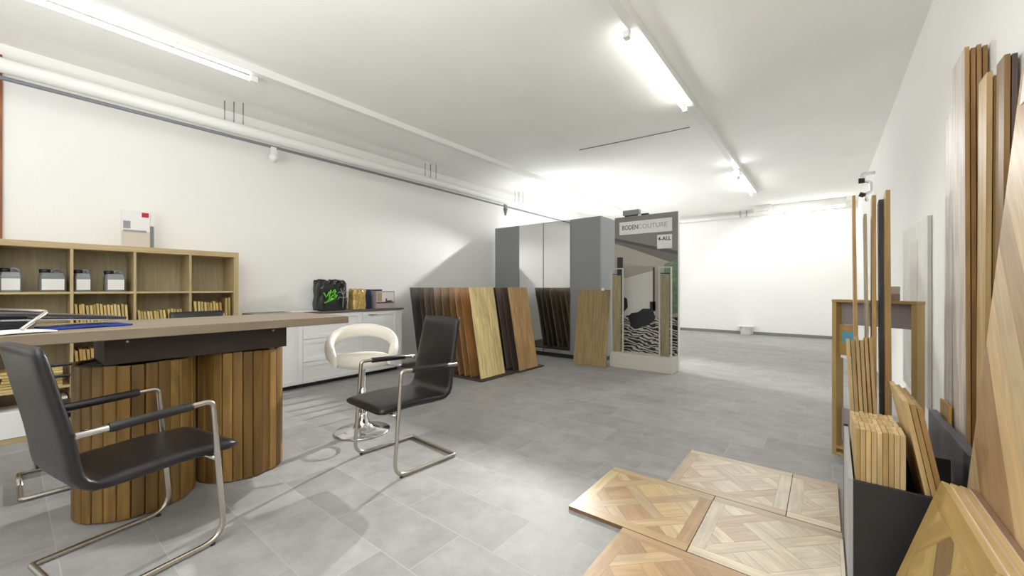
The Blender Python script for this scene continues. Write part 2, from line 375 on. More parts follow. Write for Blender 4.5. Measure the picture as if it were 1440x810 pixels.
# wood sample strips on the shelves
STRIP = (232, 202, 132)
def strips(y0, n, dy, z, h, where, grp, lean=.06, x1=-4.945, hv=.02):
    for k in range(n):
        hh = h+random.uniform(-hv, hv)*.5; w = dy*.72; y = y0+k*dy
        T = Matrix.Translation((0, y, z)) @ Matrix.Rotation(lean+random.uniform(-.015, .015), 4, 'X')
        cc = jit(random.choice([STRIP, (222, 186, 114), (238, 212, 152), (206, 168, 102)]), .08)
        single('sample_strip', MB().box(-5.2, x1+random.uniform(-.008, .004), 0, w, .004, hh, cc, T, grain=2), 'wood', '%s wooden sample strip from the left %s' % (ORD[k], where), 'wood sample', grp)
strips(.385, 15, .0215, .786, .27, 'in the row under the small canisters', 'strips under the canisters')
strips(.775, 9, .0225, .786, .2, 'in the low row of the middle shelf cell', 'strips in the low middle row', lean=.1)
strips(.99, 5, .0225, .786, .215, 'at the right of the middle shelf cell', 'strips right of the low row', lean=.1)
strips(1.19, 9, .026, .786, .27, 'in the row nearest the bookcase right end', 'strips by the right end')
strips(1.44, 2, .026, .786, .31, 'of the tall pair at the bookcase right end', 'tall strips at the right end', lean=0)
strips(.385, 13, .0235, .401, .27, 'in the row seen below the tabletop', 'strips below the tabletop')
for k in range(7):
    z = .4+k*.022
    single('flat_sample_board', MB().box(-5.2, -4.93+random.uniform(-.02, .02), -.03+random.uniform(0, .03), .3, z, z+.018, jit(STRIP, .12), grain=1), 'wood', '%s board from the bottom in the flat pile left of the strips' % ORD[k], 'wood sample', 'flat sample boards in the bookcase')
# white boxes in the lowest cells
def card_box(y0, y1, h, label, x1):
    t = thing('carton', label, 'box', (-5.06, (y0+y1)/2, .046))
    w = (y1-y0)/2
    MB().box(-.14, x1, -w, w, 0, h).build('body', 'paper', t, .003)
    MB().box(x1+.0005, x1+.002, w*.15, w*.15+.075, h*.45, h*.45+.06).build('red_logo', 'red', t)
card_box(-.02, .3, .2, 'white carton with red square mark on the lowest bookcase shelf', .15)
t = single('white_folder', MB().box(-5.2, -4.96, .12, .33, .2465, .3), 'paper', 'white flat box on top of the white carton', 'box', bevel=.003)

# brochure standee on the bookcase
t = thing('brochure', 'upright brochure with red square standing on the bookcase', 'brochure', (-5.02, .75, 1.5755))
a0, a1 = at(171, 345, X=-5.02), at(211, 345, X=-5.02)
w = (a1.y-a0.y)/2; t.location.y = (a0.y+a1.y)/2
MB().box(-.012, 0, -w, w, 0, .335).build('card', 'paper_beige', t)
MB().box(.0005, .002, -w, w*.98, .15, .334).build('photo_area', 'paper', t)
MB().box(.0025, .0035, -w*.9, w*.75, .142, .16).build('photo_table', 'greyprint', t)
MB().box(.0025, .0035, -w*.9, -w*.4, .17, .24).build('photo_chair', 'greyprint', t)
MB().box(.0025, .0035, w*.4, w*.9, .285, .328).build('red_logo', 'red', t)
MB().box(-.03, -.014, w*.4, w*1.32, 0, .31).build('back_leaf', 'paper', t)
MB().box(-.0135, -.012, w*1.02, w*1.3, .0, .21).build('grey_strip', 'grey_pl', t)

# tall plank at the far left edge
single('tall_plank', MB().box(-5.297, -5.274, -.24, -.005, .002, 3.1, lin((140, 84, 50))), 'wood', 'tall reddish brown plank behind the bookcase at the left edge', 'plank')

# ------------------------------------------------------------------ sideboard
SX = -4.9
sb = thing('sideboard', 'white sideboard with dark top behind the bar stool', 'sideboard', (-5.09, 2.7, 0))
rel(sb, MB().box(-5.28, SX-.02, 1.72, 3.62, .05, .885)).build('carcass', 'white_lac', sb, .003)
rel(sb, MB().box(-5.25, SX-.07, 1.75, 3.59, 0, .05)).build('plinth', 'dark_gap', sb)
rel(sb, MB().box(-5.29, SX+.02, 1.7, 3.64, .886, .912)).build('worktop', 'dark_top', sb, .003)
def front(y0, y1, z0, z1, name, hy=None, hz=None):
    d = rel(sb, MB().box(SX-.0195, SX, y0, y1, z0, z1)).build(name, 'white_lac', sb, .003)
    b = .05
    rel(sb, MB().box(SX+.0005, SX+.008, y0, y1, z0, z0+b).box(SX+.0005, SX+.008, y0, y1, z1-b, z1).box(SX+.0005, SX+.008, y0, y0+b, z0+b, z1-b).box(SX+.0005, SX+.008, y1-b, y1, z0+b, z1-b)).build('panel_frame', 'white_lac', d, .003)
    if hy: rel(sb, MB().tube([(SX+.03, hy-.06, hz), (SX+.03, hy+.06, hz)], .006, 8).box(SX+.008, SX+.03, hy-.052, hy-.046, hz-.004, hz+.004).box(SX+.008, SX+.03, hy+.046, hy+.052, hz-.004, hz+.004)).build('handle', 'galv', d)
front(1.73, 2.2, .06, .88, 'door')
for z0, z1 in ((.06, .305), (.31, .58), (.585, .88)): front(2.205, 2.98, z0, z1, 'drawer', 2.6, z1-.06)
front(2.985, 3.535, .06, .88, 'door', 3.12, .84)
rel(sb, MB().box(SX-.019, SX, 3.54, 3.62, .06, .88)).build('stile', 'white_lac', sb, .003)

# things on the sideboard
def crumple(mb_pts_fn, n, m, amp): pass
def bag(name, label, loc, w, d, h, mats, seed, top_amp=.03, rz=0):
    random.seed(seed); t = thing(name, label, 'bag', loc, rz)
    rings = []; n = 28
    for k, (z, s) in enumerate(((0, .95), (.02*h, 1), (.25*h, 1.02), (.5*h, .98), (.75*h, 1.0), (.92*h, .97), (h, .92), (1.0*h+.01, .7), (h, .3))):
        r = []
        for j in range(n):
            q = 2*PI*j/n; cx, cy = math.cos(q), math.sin(q)
            e = 5; rr = 1/(abs(cx)**e+abs(cy)**e)**(1/e)
            am = .012 if 0 < k < 6 else (.0 if k == 0 else top_amp)
            r.append((cx*rr*d/2*s+random.uniform(-am, am)*.6, cy*rr*w/2*s+random.uniform(-am, am)*.6, z+(random.uniform(-am, am) if k > 4 else 0)))
        rings.append(r)
    MB().loft(rings, smooth=False).build('body', mats, t)
    random.seed(seed+50); return t
b1 = bag('shopping_bag', 'black plastic bag with green scrawl on the sideboard', (-5.06, 2.62, .9125), .38, .24, .37, 'bag_black', 3, .035)
# green scrawl and grey palm-like print
def strokes(parent, segs, x, r, m, name):
    mb = MB()
    for s_ in segs: mb.tube([(x, y, z) for y, z in s_], r, 6)
    return mb.build(name, m, parent)
strokes(b1, [[(-.15, .23), (-.12, .17), (-.08, .24)], [(-.1, .13), (-.04, .16)], [(-.06, .26), (-.09, .15), (-.03, .2)], [(-.05, .22), (-.02, .26), (-.02, .15)], [(-.01, .27), (0.0, .15), (.02, .2)], [(-.14, .1), (-.02, .15)], [(-.03, .25), (.01, .24)]], .137, .009, 'green', 'green_scrawl')
strokes(b1, [[(.1, .03), (.105, .2)], [(.105, .2), (.06, .24), (.03, .22)], [(.105, .2), (.14, .25), (.17, .22)], [(.105, .2), (.07, .28)], [(.105, .2), (.12, .29)], [(.105, .16), (.05, .17), (.03, .14)], [(.105, .16), (.15, .17), (.17, .13)]], .138, .0045, 'greyprint', 'palm_print')
b2 = bag('gold_bag', 'crumpled gold paper bag between the black bag and the picture box', (-5.0, 2.965, .9125), .19, .16, .25, 'gold', 9, .03)
single('navy_bag', MB().loft([[(x*.07-5.05, y*.04*s+3.125+dy, .9125+z) for x, y in ((1, 1), (-1, 1), (-1, -1), (1, -1))] for z, s, dy in ((0, 1.25, 0), (.12, 1, .01), (.25, .85, .01), (.27, .7, .015))], smooth=False), 'navy', 'navy blue bag behind the gold paper bag', 'bag', bevel=.01)
pbx = thing('picture_box', 'box with a photo of a room on its front, on the sideboard', 'box', (-5.03, 3.37, .9125))
MB().box(-.09, .09, -.155, .155, 0, .245).build('body', mat('mauve_card', (176, 160, 164), .5), pbx, .004)
MB().box(.0905, .0915, -.14, .14, .09, .225).build('photo_wall', mat('warm_white_print', (222, 218, 222), .5), pbx)
MB().box(.092, .0925, -.135, -.06, .1, .222).build('photo_curtain', mat('ochre_print', (176, 148, 112), .5), pbx)
MB().box(.092, .0925, .0, .02, .09, .14).box(.092, .0925, .02, .11, .09, .11).build('photo_chair', 'dark_print', pbx)
MB().box(.092, .0925, -.145, .145, .072, .09).build('photo_floor', mat('brown_print', (92, 72, 70), .5), pbx)
MB().box(-.05, .05, -.15, -.02, .2455, .268).build('carry_handle', 'navy', pbx, .01)
single('paper_sheet', MB().box(-5.15, -4.93, 2.1, 2.4, .9125, .918), 'paper', 'white papers lying on the sideboard left of the black bag', 'paper')

# ------------------------------------------------------------------ table on two slatted drums
ZT = 1.0
tb = thing('bar_table', 'high brown table standing on two drums of wooden slats', 'table', (-3.08, .7, 0))
rel(tb, MB().box(-3.4, -2.68, -.75, 1.525, ZT-.05, ZT, lin((136, 121, 102)), grain=1)).build('tabletop', 'wood_fine', tb, .003)
rel(tb, MB().box(-3.25, -2.87, .315, 1.185, .806, ZT-.0505)).build('apron', 'dark_beam', tb, .002)
rel(tb, MB().tube([(-2.8698, 1.1, .92), (-2.864, 1.1, .92)], .006, 8).tube([(-2.8698, .4, .92), (-2.864, .4, .92)], .006, 8)).build('screw', 'galv', tb)
def drum(cx, cy, rx, ry, seed):
    random.seed(seed); n = 29; mb = MB()
    for k in range(n):
        q = 2*PI*(k+.35)/n; w = 2*PI*math.sqrt((rx*math.sin(q))**2+(ry*math.cos(q))**2)/n*.462
        p = Vector((cx+rx*math.cos(q), cy+ry*math.sin(q), 0)); nrm = math.atan2(math.sin(q)/ry, math.cos(q)/rx)
        T = Matrix.Translation(p) @ Matrix.Rotation(nrm, 4, 'Z')
        cc = jit(random.choice([(150, 112, 56), (136, 100, 48), (164, 124, 64), (122, 88, 42), (144, 110, 58)]), .08)
        dx = random.uniform(-.004, .003)
        mb.box(-.022+dx, dx, -w, w, .003+random.uniform(0, .004), .8+random.uniform(-.006, .004), cc, T)
    dr = rel(tb, mb).build('slatted_drum', 'wood_rough', tb, .005, 2)
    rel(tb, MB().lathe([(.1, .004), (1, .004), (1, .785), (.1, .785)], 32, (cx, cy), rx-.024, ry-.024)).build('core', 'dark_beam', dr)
drum(-3.07, .47, .25, .255, 11); drum(-3.1, .985, .25, .25, 12)

# papers and brochures on the table
def leaf(name, cx, cy, w, l, rz, z, th, m, label, cat='brochure', tilt=0, ty=0):
    T = Matrix.Translation((cx, cy, z)) @ Matrix.Rotation(rz, 4, 'Z') @ Matrix.Rotation(tilt, 4, 'X') @ Matrix.Rotation(ty, 4, 'Y')
    n = 6; mb = MB(); rings = []
    for k in range(n+1):
        y = -l/2+l*k/n; dz = .004*math.sin(PI*k/n)
        rings.append([T @ Vector(p) for p in ((-w/2, y, dz), (w/2, y, dz), (w/2, y, dz+th), (-w/2, y, dz+th))])
    return single(name, mb.loft(rings, smooth=False), m, label, cat, 'papers on the table')
leaf('brochure', -3.2, -.06, .3, .3, -.12, ZT+.002, .06, 'dark_print', 'thick dark catalogue at the left edge of the table')
leaf('folder', -2.98, .26, .2, .3, .2, ZT+.002, .008, 'blue', 'blue folder at the bottom of the paper pile on the table')
leaf('brochure', -2.8, .02, .17, .22, .35, ZT+.002, .006, 'paper', 'white glossy brochure at the table front edge')
leaf('brochure', -3.0, .19, .2, .42, .12, ZT+.039, .005, 'greyprint', 'grey brochure lying across the blue folder', tilt=-.06)
leaf('folder', -3.03, .15, .21, .5, .1, ZT+.056, .012, 'dark_print', 'dark navy folder on top of the paper pile', tilt=-.09)
single('metal_clip', MB().tube(fillet([(-2.78, .05, ZT+.018), (-2.89, .13, ZT+.09), (-2.98, -.02, ZT+.1)], .02), .008, 8), 'steel', 'bent grey metal bar lying across the papers', 'metal bar')
random.seed(21)

# ------------------------------------------------------------------ cantilever chairs
def make_chair(label, loc, rz):
    t = thing('cantilever_chair', label, 'chair', loc, rz, 'black cantilever chairs')
    w, r = .26, .0125
    side = lambda s: [(s*w, -.5, .655), (s*w, -.05, .672), (s*w, 0, .0135), (s*w, -.49, .0135)]
    L_, R_ = side(-1), side(1)
    path = fillet(L_+R_[::-1], {1: .03, 2: .1, 3: .02, 4: .02, 5: .1, 6: .03}, 7)
    MB().tube(path, r, 14).build('tube_frame', 'steel', t)
    for s in (-1, 1):
        a, b = Vector((s*w, -.41, .6584)), Vector((s*w, -.13, .669))
        MB().tube([a, a+(b-a)*.02, b-(b-a)*.02, b], [.0155, .0185, .0185, .0155], 14).build('arm_sleeve', 'sleeve', t)
        MB().tube([(s*(w-.014), -.46, .655), (s*.205, -.46, .655)], .009, 8).build('bracket', 'steel', t)
        MB().tube([(s*w, -.05, .001), (s*w, -.05, .008)], .011, 10).build('glide', 'black_pl', t)
    MB().tube([(-w+.012, -.022, .39), (w-.012, -.022, .39)], .011, 10).build('cross_bar', 'steel', t)
    # shell: path in the side plane (y, z, half width, thickness)
    prof = fillet([(0, .075, .425), (0, -.15, .437), (0, -.475, .425), (0, -.495, .6), (0, -.575, .982)], {1: .05, 2: .13, 3: .12}, 7)
    prof = [Vector((p.y, p.z)) for p in prof]
    # resample
    seg = [0]
    for a, b in zip(prof, prof[1:]): seg.append(seg[-1]+(b-a).length)
    N = 30; pts = []
    for k in range(N+1):
        d = seg[-1]*k/N; i = max(j for j in range(len(seg)) if seg[j] <= d+1e-9); i = min(i, len(prof)-2)
        q = (d-seg[i])/max(1e-9, seg[i+1]-seg[i]); pts.append(prof[i]*(1-q)+prof[i+1]*q)
    rings = []; n = 24
    for k, p in enumerate(pts):
        a = pts[max(0, k-1)]; b = pts[min(N, k+1)]; tg = (b-a).normalized(); nm = Vector((tg.y, -tg.x))   # upward / forward normal
        if k == 0: pass
        f = k/N; hw = .228 if f < .5 else .228-.022*(f-.5)/.5
        end = min(1, .55+.45*min(k, N-k)/1.0) if min(k, N-k) < 1 else 1
        th = (.029 if f < .4 else .029-.006*f)*end
        ring = []
        for j in range(n):
            q = 2*PI*j/n; cx, cy = math.cos(q), math.sin(q)
            ex = abs(cx)**.28*(1 if cx >= 0 else -1)*hw*(.985 if end < 1 else 1); ey = abs(cy)**.6*(1 if cy >= 0 else -1)*th
            ring.append((ex, p.x+nm.x*ey, p.y+nm.y*ey))
        rings.append(ring)
    MB().loft(rings).build('seat_shell', 'leather', t)
    return t
chair = make_chair('black leather cantilever chair in the left foreground', (-2.515, .603, 0), math.radians(11))
def dup(root, label, loc, rz):
    r = root.copy(); C.objects.link(r); r.location = loc; r.rotation_euler = (0, 0, rz); r['label'] = label
    for ch in list(root.children):
        c = ch.copy(); C.objects.link(c); c.parent = r
    return r
dup(chair, 'black cantilever chair in the middle of the room beside the white bar stool', (-2.37, 1.521, 0), math.radians(176))
dup(chair, 'chair whose dark backrest top shows above the tabletop', (-4.03, 1.12, 0), math.radians(-90))
# open-backed chair behind the table, facing it (+X): two dark rails and a tube base
t = thing('open_back_chair', 'chair behind the table at the left, seen by two dark rails and its tube base', 'chair', (-4.08, .31, 0))
w = .25
MB().tube(fillet([(.3, -w, .0135), (.03, -w, .0135), (.03, w, .0135), (.54, w, .0135), (.54, -w, .0135), (.3, -w, .0135)], .02, 4), .0125, 12).build('tube_base', 'steel', t)
for sd in (-1, 1):
    MB().tube([(.03, sd*.175, .02), (.0, sd*.175, .4), (-.03, sd*.175, .7)], .0125, 12).build('upright', 'steel', t)
    MB().tube([(.0, sd*.175, .4), (.48, sd*.175, .405)], .0115, 10).build('seat_bar', 'steel', t)
for z in (.6, .675): MB().tube([(-.022-(z-.6)*.1, -w+.012, z), (-.022-(z-.6)*.1, w-.012, z)], .011, 10).build('back_rail', 'sleeve', t)
MB().box(.04, .5, -w+.02, w-.02, .418, .455).build('seat', 'leather', t, .015, 3)

# ------------------------------------------------------------------ bar stool
st = thing('bar_stool', 'cream bar stool with chrome trumpet base', 'stool', (-3.05, 1.86, 0), math.atan2(.854, .52)*0+math.atan2(-.854, -.52)+0)
st.rotation_euler = (0, 0, math.atan2(-.52, .854)-PI/2)     # local +Y points to the sitter's front
MB().lathe([(0, 0), (.22, 0), (.222, .008), (.215, .014), (.15, .022), (.09, .04), (.055, .08), (.04, .13), (.035, .16), (0, .16)], 40).build('base', 'chrome', st)
MB().lathe([(0, .16), (.03, .16), (.03, .36), (.022, .365), (.022, .56), (0, .56)], 24).build('column', 'chrome', st)
c_ = [(.11*math.cos(2*PI*k/24)-.07, .11*math.sin(2*PI*k/24)+.05, .26) for k in range(24)]
MB().tube(c_, .009, 8, closed=True).tube([(0, 0, .26), (.02, .03, .26)], .016, 8).build('footrest', 'chrome', st)
MB().tube([(-.02, .0, .535), (-.2, .02, .545), (-.29, .03, .535)], .005, 8).tube([(-.26, .028, .537), (-.3, .031, .534)], .009, 8).build('lever', 'galv', st)
MB().lathe([(0, .545), (.15, .545), (.205, .56), (.222, .59), (.215, .62), (.18, .64), (.1, .647), (0, .648)], 40, sx=1.02, sy=.98).build('seat', 'white_leather', st)
rings = []; K = 44; n = 16
for k in range(K+1):
    ph = math.radians(-128+256*k/K)
    rr = .245; s = max(0, math.cos(ph/1.42))
    z = .60+.225*s**.8
    c0 = Vector((rr*math.sin(ph)*1.04, -rr*math.cos(ph)*.98, z))
    q = math.radians(-128+256*(k+.01)/K); s2 = max(0, math.cos(q/1.42))
    c1 = Vector((rr*math.sin(q)*1.04, -rr*math.cos(q)*.98, .60+.225*s2**.8)); tg = (c1-c0).normalized()
    rad = Vector((math.sin(ph), -math.cos(ph), 0)); up = tg.cross(rad).normalized()
    if up.z < 0: up = -up
    rad2 = up.cross(tg).normalized()
    e = .5+.5*min(1, min(k, K-k)/3)
    rings.append([c0+(rad2*math.cos(2*PI*j/n)*.036+up*math.sin(2*PI*j/n)*.056)*e for j in range(n)])
MB().loft(rings).build('backrest', 'white_leather', st)

# ------------------------------------------------------------------ sample board racks
def rack(Y0, Y1, tray, tops, cols, label, grp, desc):
    t = thing('rack_base', label, 'rack', ((tray[0]+tray[1])/2, (tray[2]+tray[3])/2, 0))
    rel(t, MB().box(*tray, 0, .022)).build('base_board', 'tray', t, .003)
    mb = MB()
    for k in range(len(tops)): mb.box(tops[k]+.19, tops[k]+.2, Y0+.01, Y1-.01, .0225, .03)
    rel(t, mb).build('slot_strip', 'dark_gap', t)
    for k, xt in enumerate(tops):
        h, lean = 1.195, .215
        T = Matrix.Translation((xt+lean, 0, .0315)) @ Matrix.Rotation(-math.atan2(lean, 1.17), 4, 'Y')
        mb = MB(); n = 3; w = (Y1-Y0)/n
        base = tuple(min(255, c*1.22+8) for c in cols[k % len(cols)])
        for j in range(n):
            mb.box(-.014, 0, Y0+j*w, Y0+(j+1)*w-(.0008 if j < n-1 else 0), 0, h, jit(base, .05), T, grain=2)
        single('sample_board', mb, 'wood', '%s board from the %s' % (ORD[k], desc), 'floor sample', grp)
us = [576.8, 589, 595.5, 604.4, 609.4, 620, 631, 639, 647, 660]
tops1 = [at(u, 405, Y=3.78).x for u in us][::-1]
tops1[-1] = max(tops1[-1], -5.0)
rack(3.78, 4.26, (-5.12, -3.42, 3.74, 4.47), tops1, [(216, 178, 128), (140, 96, 58), (150, 112, 72), (120, 88, 58), (104, 78, 56), (112, 92, 76), (84, 70, 62), (100, 84, 74), (70, 62, 60), (66, 60, 60)],
     'dark base board of the left sample rack', 'boards in the left sample rack', 'front of the left sample rack')
tops2 = [-3.6-.115*k for k in range(11)]
rack(4.5, 4.95, (-5.12, -3.39, 4.485, 5.12), tops2, [(156, 122, 84), (72, 60, 54), (98, 84, 76), (60, 52, 48), (128, 104, 78), (110, 90, 66), (92, 80, 64), (120, 100, 76), (84, 72, 60), (104, 88, 68), (96, 84, 70)],
     'dark base board of the rack nearest the mirror wardrobe', 'boards in the rack by the mirror', 'front of the rack nearest the mirror wardrobe')

# ------------------------------------------------------------------ wardrobe with mirror doors
WX = [-5.05, -4.46, -3.92, -3.375, -2.83]
wd = thing('wardrobe', 'tall grey wardrobe with two mirror doors', 'wardrobe', (-3.94, 6.2, 0))
rel(wd, MB().box(WX[0], WX[-1], 5.925, 6.48, .07, 2.36)).build('carcass', 'grey_door', wd, .002)
rel(wd, MB().box(WX[0]+.01, WX[-1]-.01, 5.95, 6.46, 0, .07)).build('plinth', 'dark_gap', wd)
for k in range(4):
    m_ = 'mirror' if k in (1, 2) else 'grey_door'
    g = .004
    d = rel(wd, MB().box(WX[k]+g, WX[k+1]-g, 5.9, 5.922, .075, 2.355)).build('door' if k in (0, 3) else 'mirror_door', 'grey_door', wd, .001)
    if k in (1, 2): rel(wd, MB().box(WX[k]+g+.004, WX[k+1]-g-.004, 5.897, 5.8995, .08, 2.35)).build('mirror_pane', 'mirror', d)
rel(wd, MB().box(WX[2]-.006, WX[2]+.006, 5.896, 5.92, .08, 2.35)).build('centre_profile', 'dark_gap', wd)

# ------------------------------------------------------------------ board leaning on the wardrobe
T = Matrix.Translation((-3.095, 5.494, .006)) @ Matrix.Rotation(.2, 4, 'Z') @ Matrix.Rotation(math.atan2(-.29, 1.17), 4, 'X')
mb = MB()
for j in range(3): mb.box(j*.172, (j+1)*.172-.001, 0, .014, 0, 1.2, jit((160, 132, 86), .05), T, grain=2)
lb = single('leaning_board', mb, 'wood', 'oak floor sample leaning on the right wardrobe door', 'floor sample')

# ------------------------------------------------------------------ display booth with photo print
PX0, PX1, PY, PZ = -2.63, -1.665, 6.0, 2.31
bt = thing('photo_display', 'tall grey display panel with printed bedroom photo', 'display', (-2.15, 6.0, 0))
rel(bt, MB().box(PX0, PX1, PY, PY+.05, .22, PZ)).build('panel', 'grey_door', bt, .002)
rel(bt, MB().box(PX1, PX1+.012, PY-.01, PY+.06, .0, PZ)).build('edge_profile', 'white_metal', bt, .002)
rel(bt, MB().box(-2.6, PX1-.002, 5.74, PY+.05, 0, .219)).build('plinth', 'plinth', bt, .003)
def pan(u, v): p = at(u, v, Y=PY-.002); return p.x, p.z
def patch(name, pts, rgb, lay, m=None):
    """one flat field of the print, pts in metres on the panel face"""
    y = PY-.0012-.0009*lay; mb = MB(); idx = mb.ring([(x, y, z) for x, z in pts]); mb.face(idx[::-1])
    return rel(bt, mb).build(name, m or mat('print_'+name, rgb, .42), bt)
E_ = .012
A = lambda *uv: [(min(max(x, PX0+.003), PX1-.003), z) for x, z in (pan(u, v) for u, v in uv)]
patch('print_ceiling_dark', [(PX0+.003, PZ-.01), (PX1-.003, PZ-.01), (PX1-.003, 1.55), (PX0+.003, 1.75)], (132, 132, 130), 0)
patch('print_beam', A((864, 335), (953, 353), (953, 358), (864, 339)), (84, 84, 84), 3)
patch('print_ceiling_shade', A((864, 339), (953, 358), (953, 372), (864, 342)), (112, 112, 106), 2)
patch('print_ceiling_light', A((864, 343), (953, 367), (953, 384), (920, 378), (864, 366)), (178, 172, 162), 1)
patch('print_room', A((864, 366), (953, 366), (953, 502), (864, 502)), (170, 164, 152), 0)
patch('print_white_wall', A((873, 377), (921, 374), (921, 448), (868, 446)), (206, 204, 200), 2)
patch('print_wall_shade', A((876, 374), (921, 374), (921, 380), (876, 392)), (160, 152, 142), 3)
patch('print_window', A((934, 372), (953, 364), (953, 440), (934, 444)), (128, 150, 128), 4, mat('print_garden', (112, 138, 112), .4, noise=.45, nscale=14))
patch('print_post', A((868, 362), (876, 362), (876, 444), (868, 444)), (40, 40, 44), 4)
patch('print_zebra', A((866, 446), (885, 443), (921, 448), (953, 446), (953, 514), (925, 503), (866, 502)), (255, 255, 255), 5, 'zebra')
patch('print_cushion', A((868, 412), (882, 420), (883, 432), (878, 438), (868, 440)), (24, 24, 30), 6)
patch('print_cushion', A((883, 446), (888, 440), (897, 439), (904, 434), (914, 434), (919, 438), (922, 446), (918, 453), (910, 458), (897, 461), (888, 458)), (26, 26, 32), 6)
patch('print_cushion', A((914, 424), (922, 424), (922, 437), (914, 436)), (28, 28, 32), 6)
patch('print_mirror_frame', A((918, 376), (921, 376), (921, 438), (918, 438)), (70, 66, 64), 6)
# name signs
def text(body, loc, size, m, parent, sx=1, bold=0, align='LEFT'):
    cu = bpy.data.curves.new('lettering', 'FONT'); cu.body = body; cu.size = size; cu.align_x = align; cu.extrude = .0008; cu.offset = bold
    tmp = bpy.data.objects.new('lettering', cu); C.objects.link(tmp)
    dg = bpy.context.evaluated_depsgraph_get(); me = bpy.data.meshes.new_from_object(tmp.evaluated_get(dg)); C.objects.unlink(tmp); bpy.data.objects.remove(tmp)
    me.materials.clear(); me.materials.append(M[m])
    o = bpy.data.objects.new('lettering', me); C.objects.link(o); o.parent = parent
    xs = [v.co.x for v in me.vertices]; k = sx/(max(xs)-min(xs))
    me.transform(Matrix.Diagonal((k, 1, 1, 1)) @ Matrix.Translation((-min(xs), 0, 0)))
    o.location = loc; o.rotation_euler = (PI/2, 0, 0); return o
s0, s1 = at(871, 331, Y=5.985), at(945, 326, Y=5.985)
sg = thing('name_sign', 'wide white sign reading BODENCOUTURE at the top of the display panel', 'sign', ((s0.x+s1.x)/2, 5.985, s0.z))
hw = (s1.x-s0.x)/2
MB().box(-hw, hw, 0, .012, 0, .2).build('sign_board', 'paper', sg, .002)
text('BODEN', (-hw*.88, -.001, .075), .1, 'txt_dark', sg, hw*.62, .0009)
text('COUTURE', (-hw*.25, -.001, .075), .1, 'txt_grey', sg, hw*1.08, .0008)
s2, s3 = at(924, 350, Y=5.985), at(945, 350, Y=5.985)
sg2 = thing('small_sign', 'small square white sign reading 4-ALL below the wide sign', 'sign', ((s2.x+s3.x)/2, 5.985, s2.z))
hw = (s3.x-s2.x)/2
MB().box(-hw, hw, 0, .012, 0, .205).build('sign_board', 'paper', sg2, .002)
text('4-ALL', (-hw*.88, -.001, .12), .08, 'txt_dark', sg2, hw*1.75, .0018)
# things on top of the booth
q0 = at(888, 296, Y=6.03)
t = thing('grey_box', 'small grey metal box on top of the display panel', 'box', (q0.x, 6.03, PZ+.001))
MB().box(-.13, .13, -.03, .06, .02, .1).build('body', 'grey_door', t, .004); MB().box(-.1, .1, -.02, .01, 0, .019).build('foot', 'dark_gap', t)
q1 = at(907, 299, Y=6.02)
single('black_block', MB().box(q1.x-.05, q1.x+.06, 5.99, 6.03, PZ+.001, PZ+.022), 'black_pl', 'flat black block on top of the display panel', 'block', bevel=.003)
# two sample frames in front of the panel
def sframe(x0, x1, y, z0, z1, bx0, bx1, label, blab):
    t = thing('sample_holder', label, 'frame', ((x0+x1)/2, y, z0))
    w = (x1-x0)/2; h = z1-z0; r = .011
    MB().box(-w, -w+.014, -.02, .02, 0, h).box(w-.014, w, -.02, .02, 0, h).box(-w+.014, w-.014, -.02, .02, h-.014, h).box(-w+.014, w-.014, -.02, .02, 0, .012).build('white_frame', 'plinth', t, .002)
    MB().box(-w+.021, w-.021, .0, .012, h-.1, h-.085).build('rail', 'dark_gap', t)
    cx = (x0+x1)/2
    mb = MB(); k = 2; bw = (bx1-bx0)/k
    for j in range(k): mb.box(bx0+j*bw, bx0+(j+1)*bw-.001, y-.012, y-.001+.0, z0+.013, z1-.11, jit((164, 150, 118), .06), grain=2)
    single('plank_sample', mb, 'wood', blab, 'floor sample', 'planks in the white frames')
sframe(-2.585, -2.39, 5.77, .2205, 1.5, -2.55, -2.425, 'left white sample frame in front of the display panel', 'narrow oak plank in the left white frame')
sframe(-1.86, -1.685, 5.77, .2205, 1.5, -1.83, -1.715, 'right white sample frame in front of the display panel', 'narrow oak plank in the right white frame')
single('price_tag', MB().box(-2.66, -2.615, 5.58, 5.584, 1.16, 1.2), 'paper', 'small cream tag at the corner of the leaning oak sample', 'tag')

# ------------------------------------------------------------------ parquet patterns
def clip(poly, inside, inter):
    out = []
    for i in range(len(poly)):
        a, b = poly[i], poly[(i+1) % len(poly)]
        ia, ib = inside(a), inside(b)
        if ia: out.append(a)
        if ia != ib: out.append(inter(a, b))
    return out
def clip_rect(poly, x0, x1, y0, y1):
    for ax, val, sg_ in ((0, x0, 1), (0, x1, -1), (1, y0, 1), (1, y1, -1)):
        if not poly: break
        poly = clip(poly, lambda p: (p[ax]-val)*sg_ >= -1e-9, lambda a, b: tuple(a[i]+(b[i]-a[i])*(val-a[ax])/(b[ax]-a[ax]) for i in range(2)))
    return poly
def shrink(poly, g):
    cx = sum(p[0] for p in poly)/len(poly); cy = sum(p[1] for p in poly)/len(poly)
    out = []
    for x, y in poly:
        dx, dy = cx-x, cy-y; l = math.hypot(dx, dy) or 1; out.append((x+dx/l*g*1.4, y+dy/l*g*1.4))
    return out
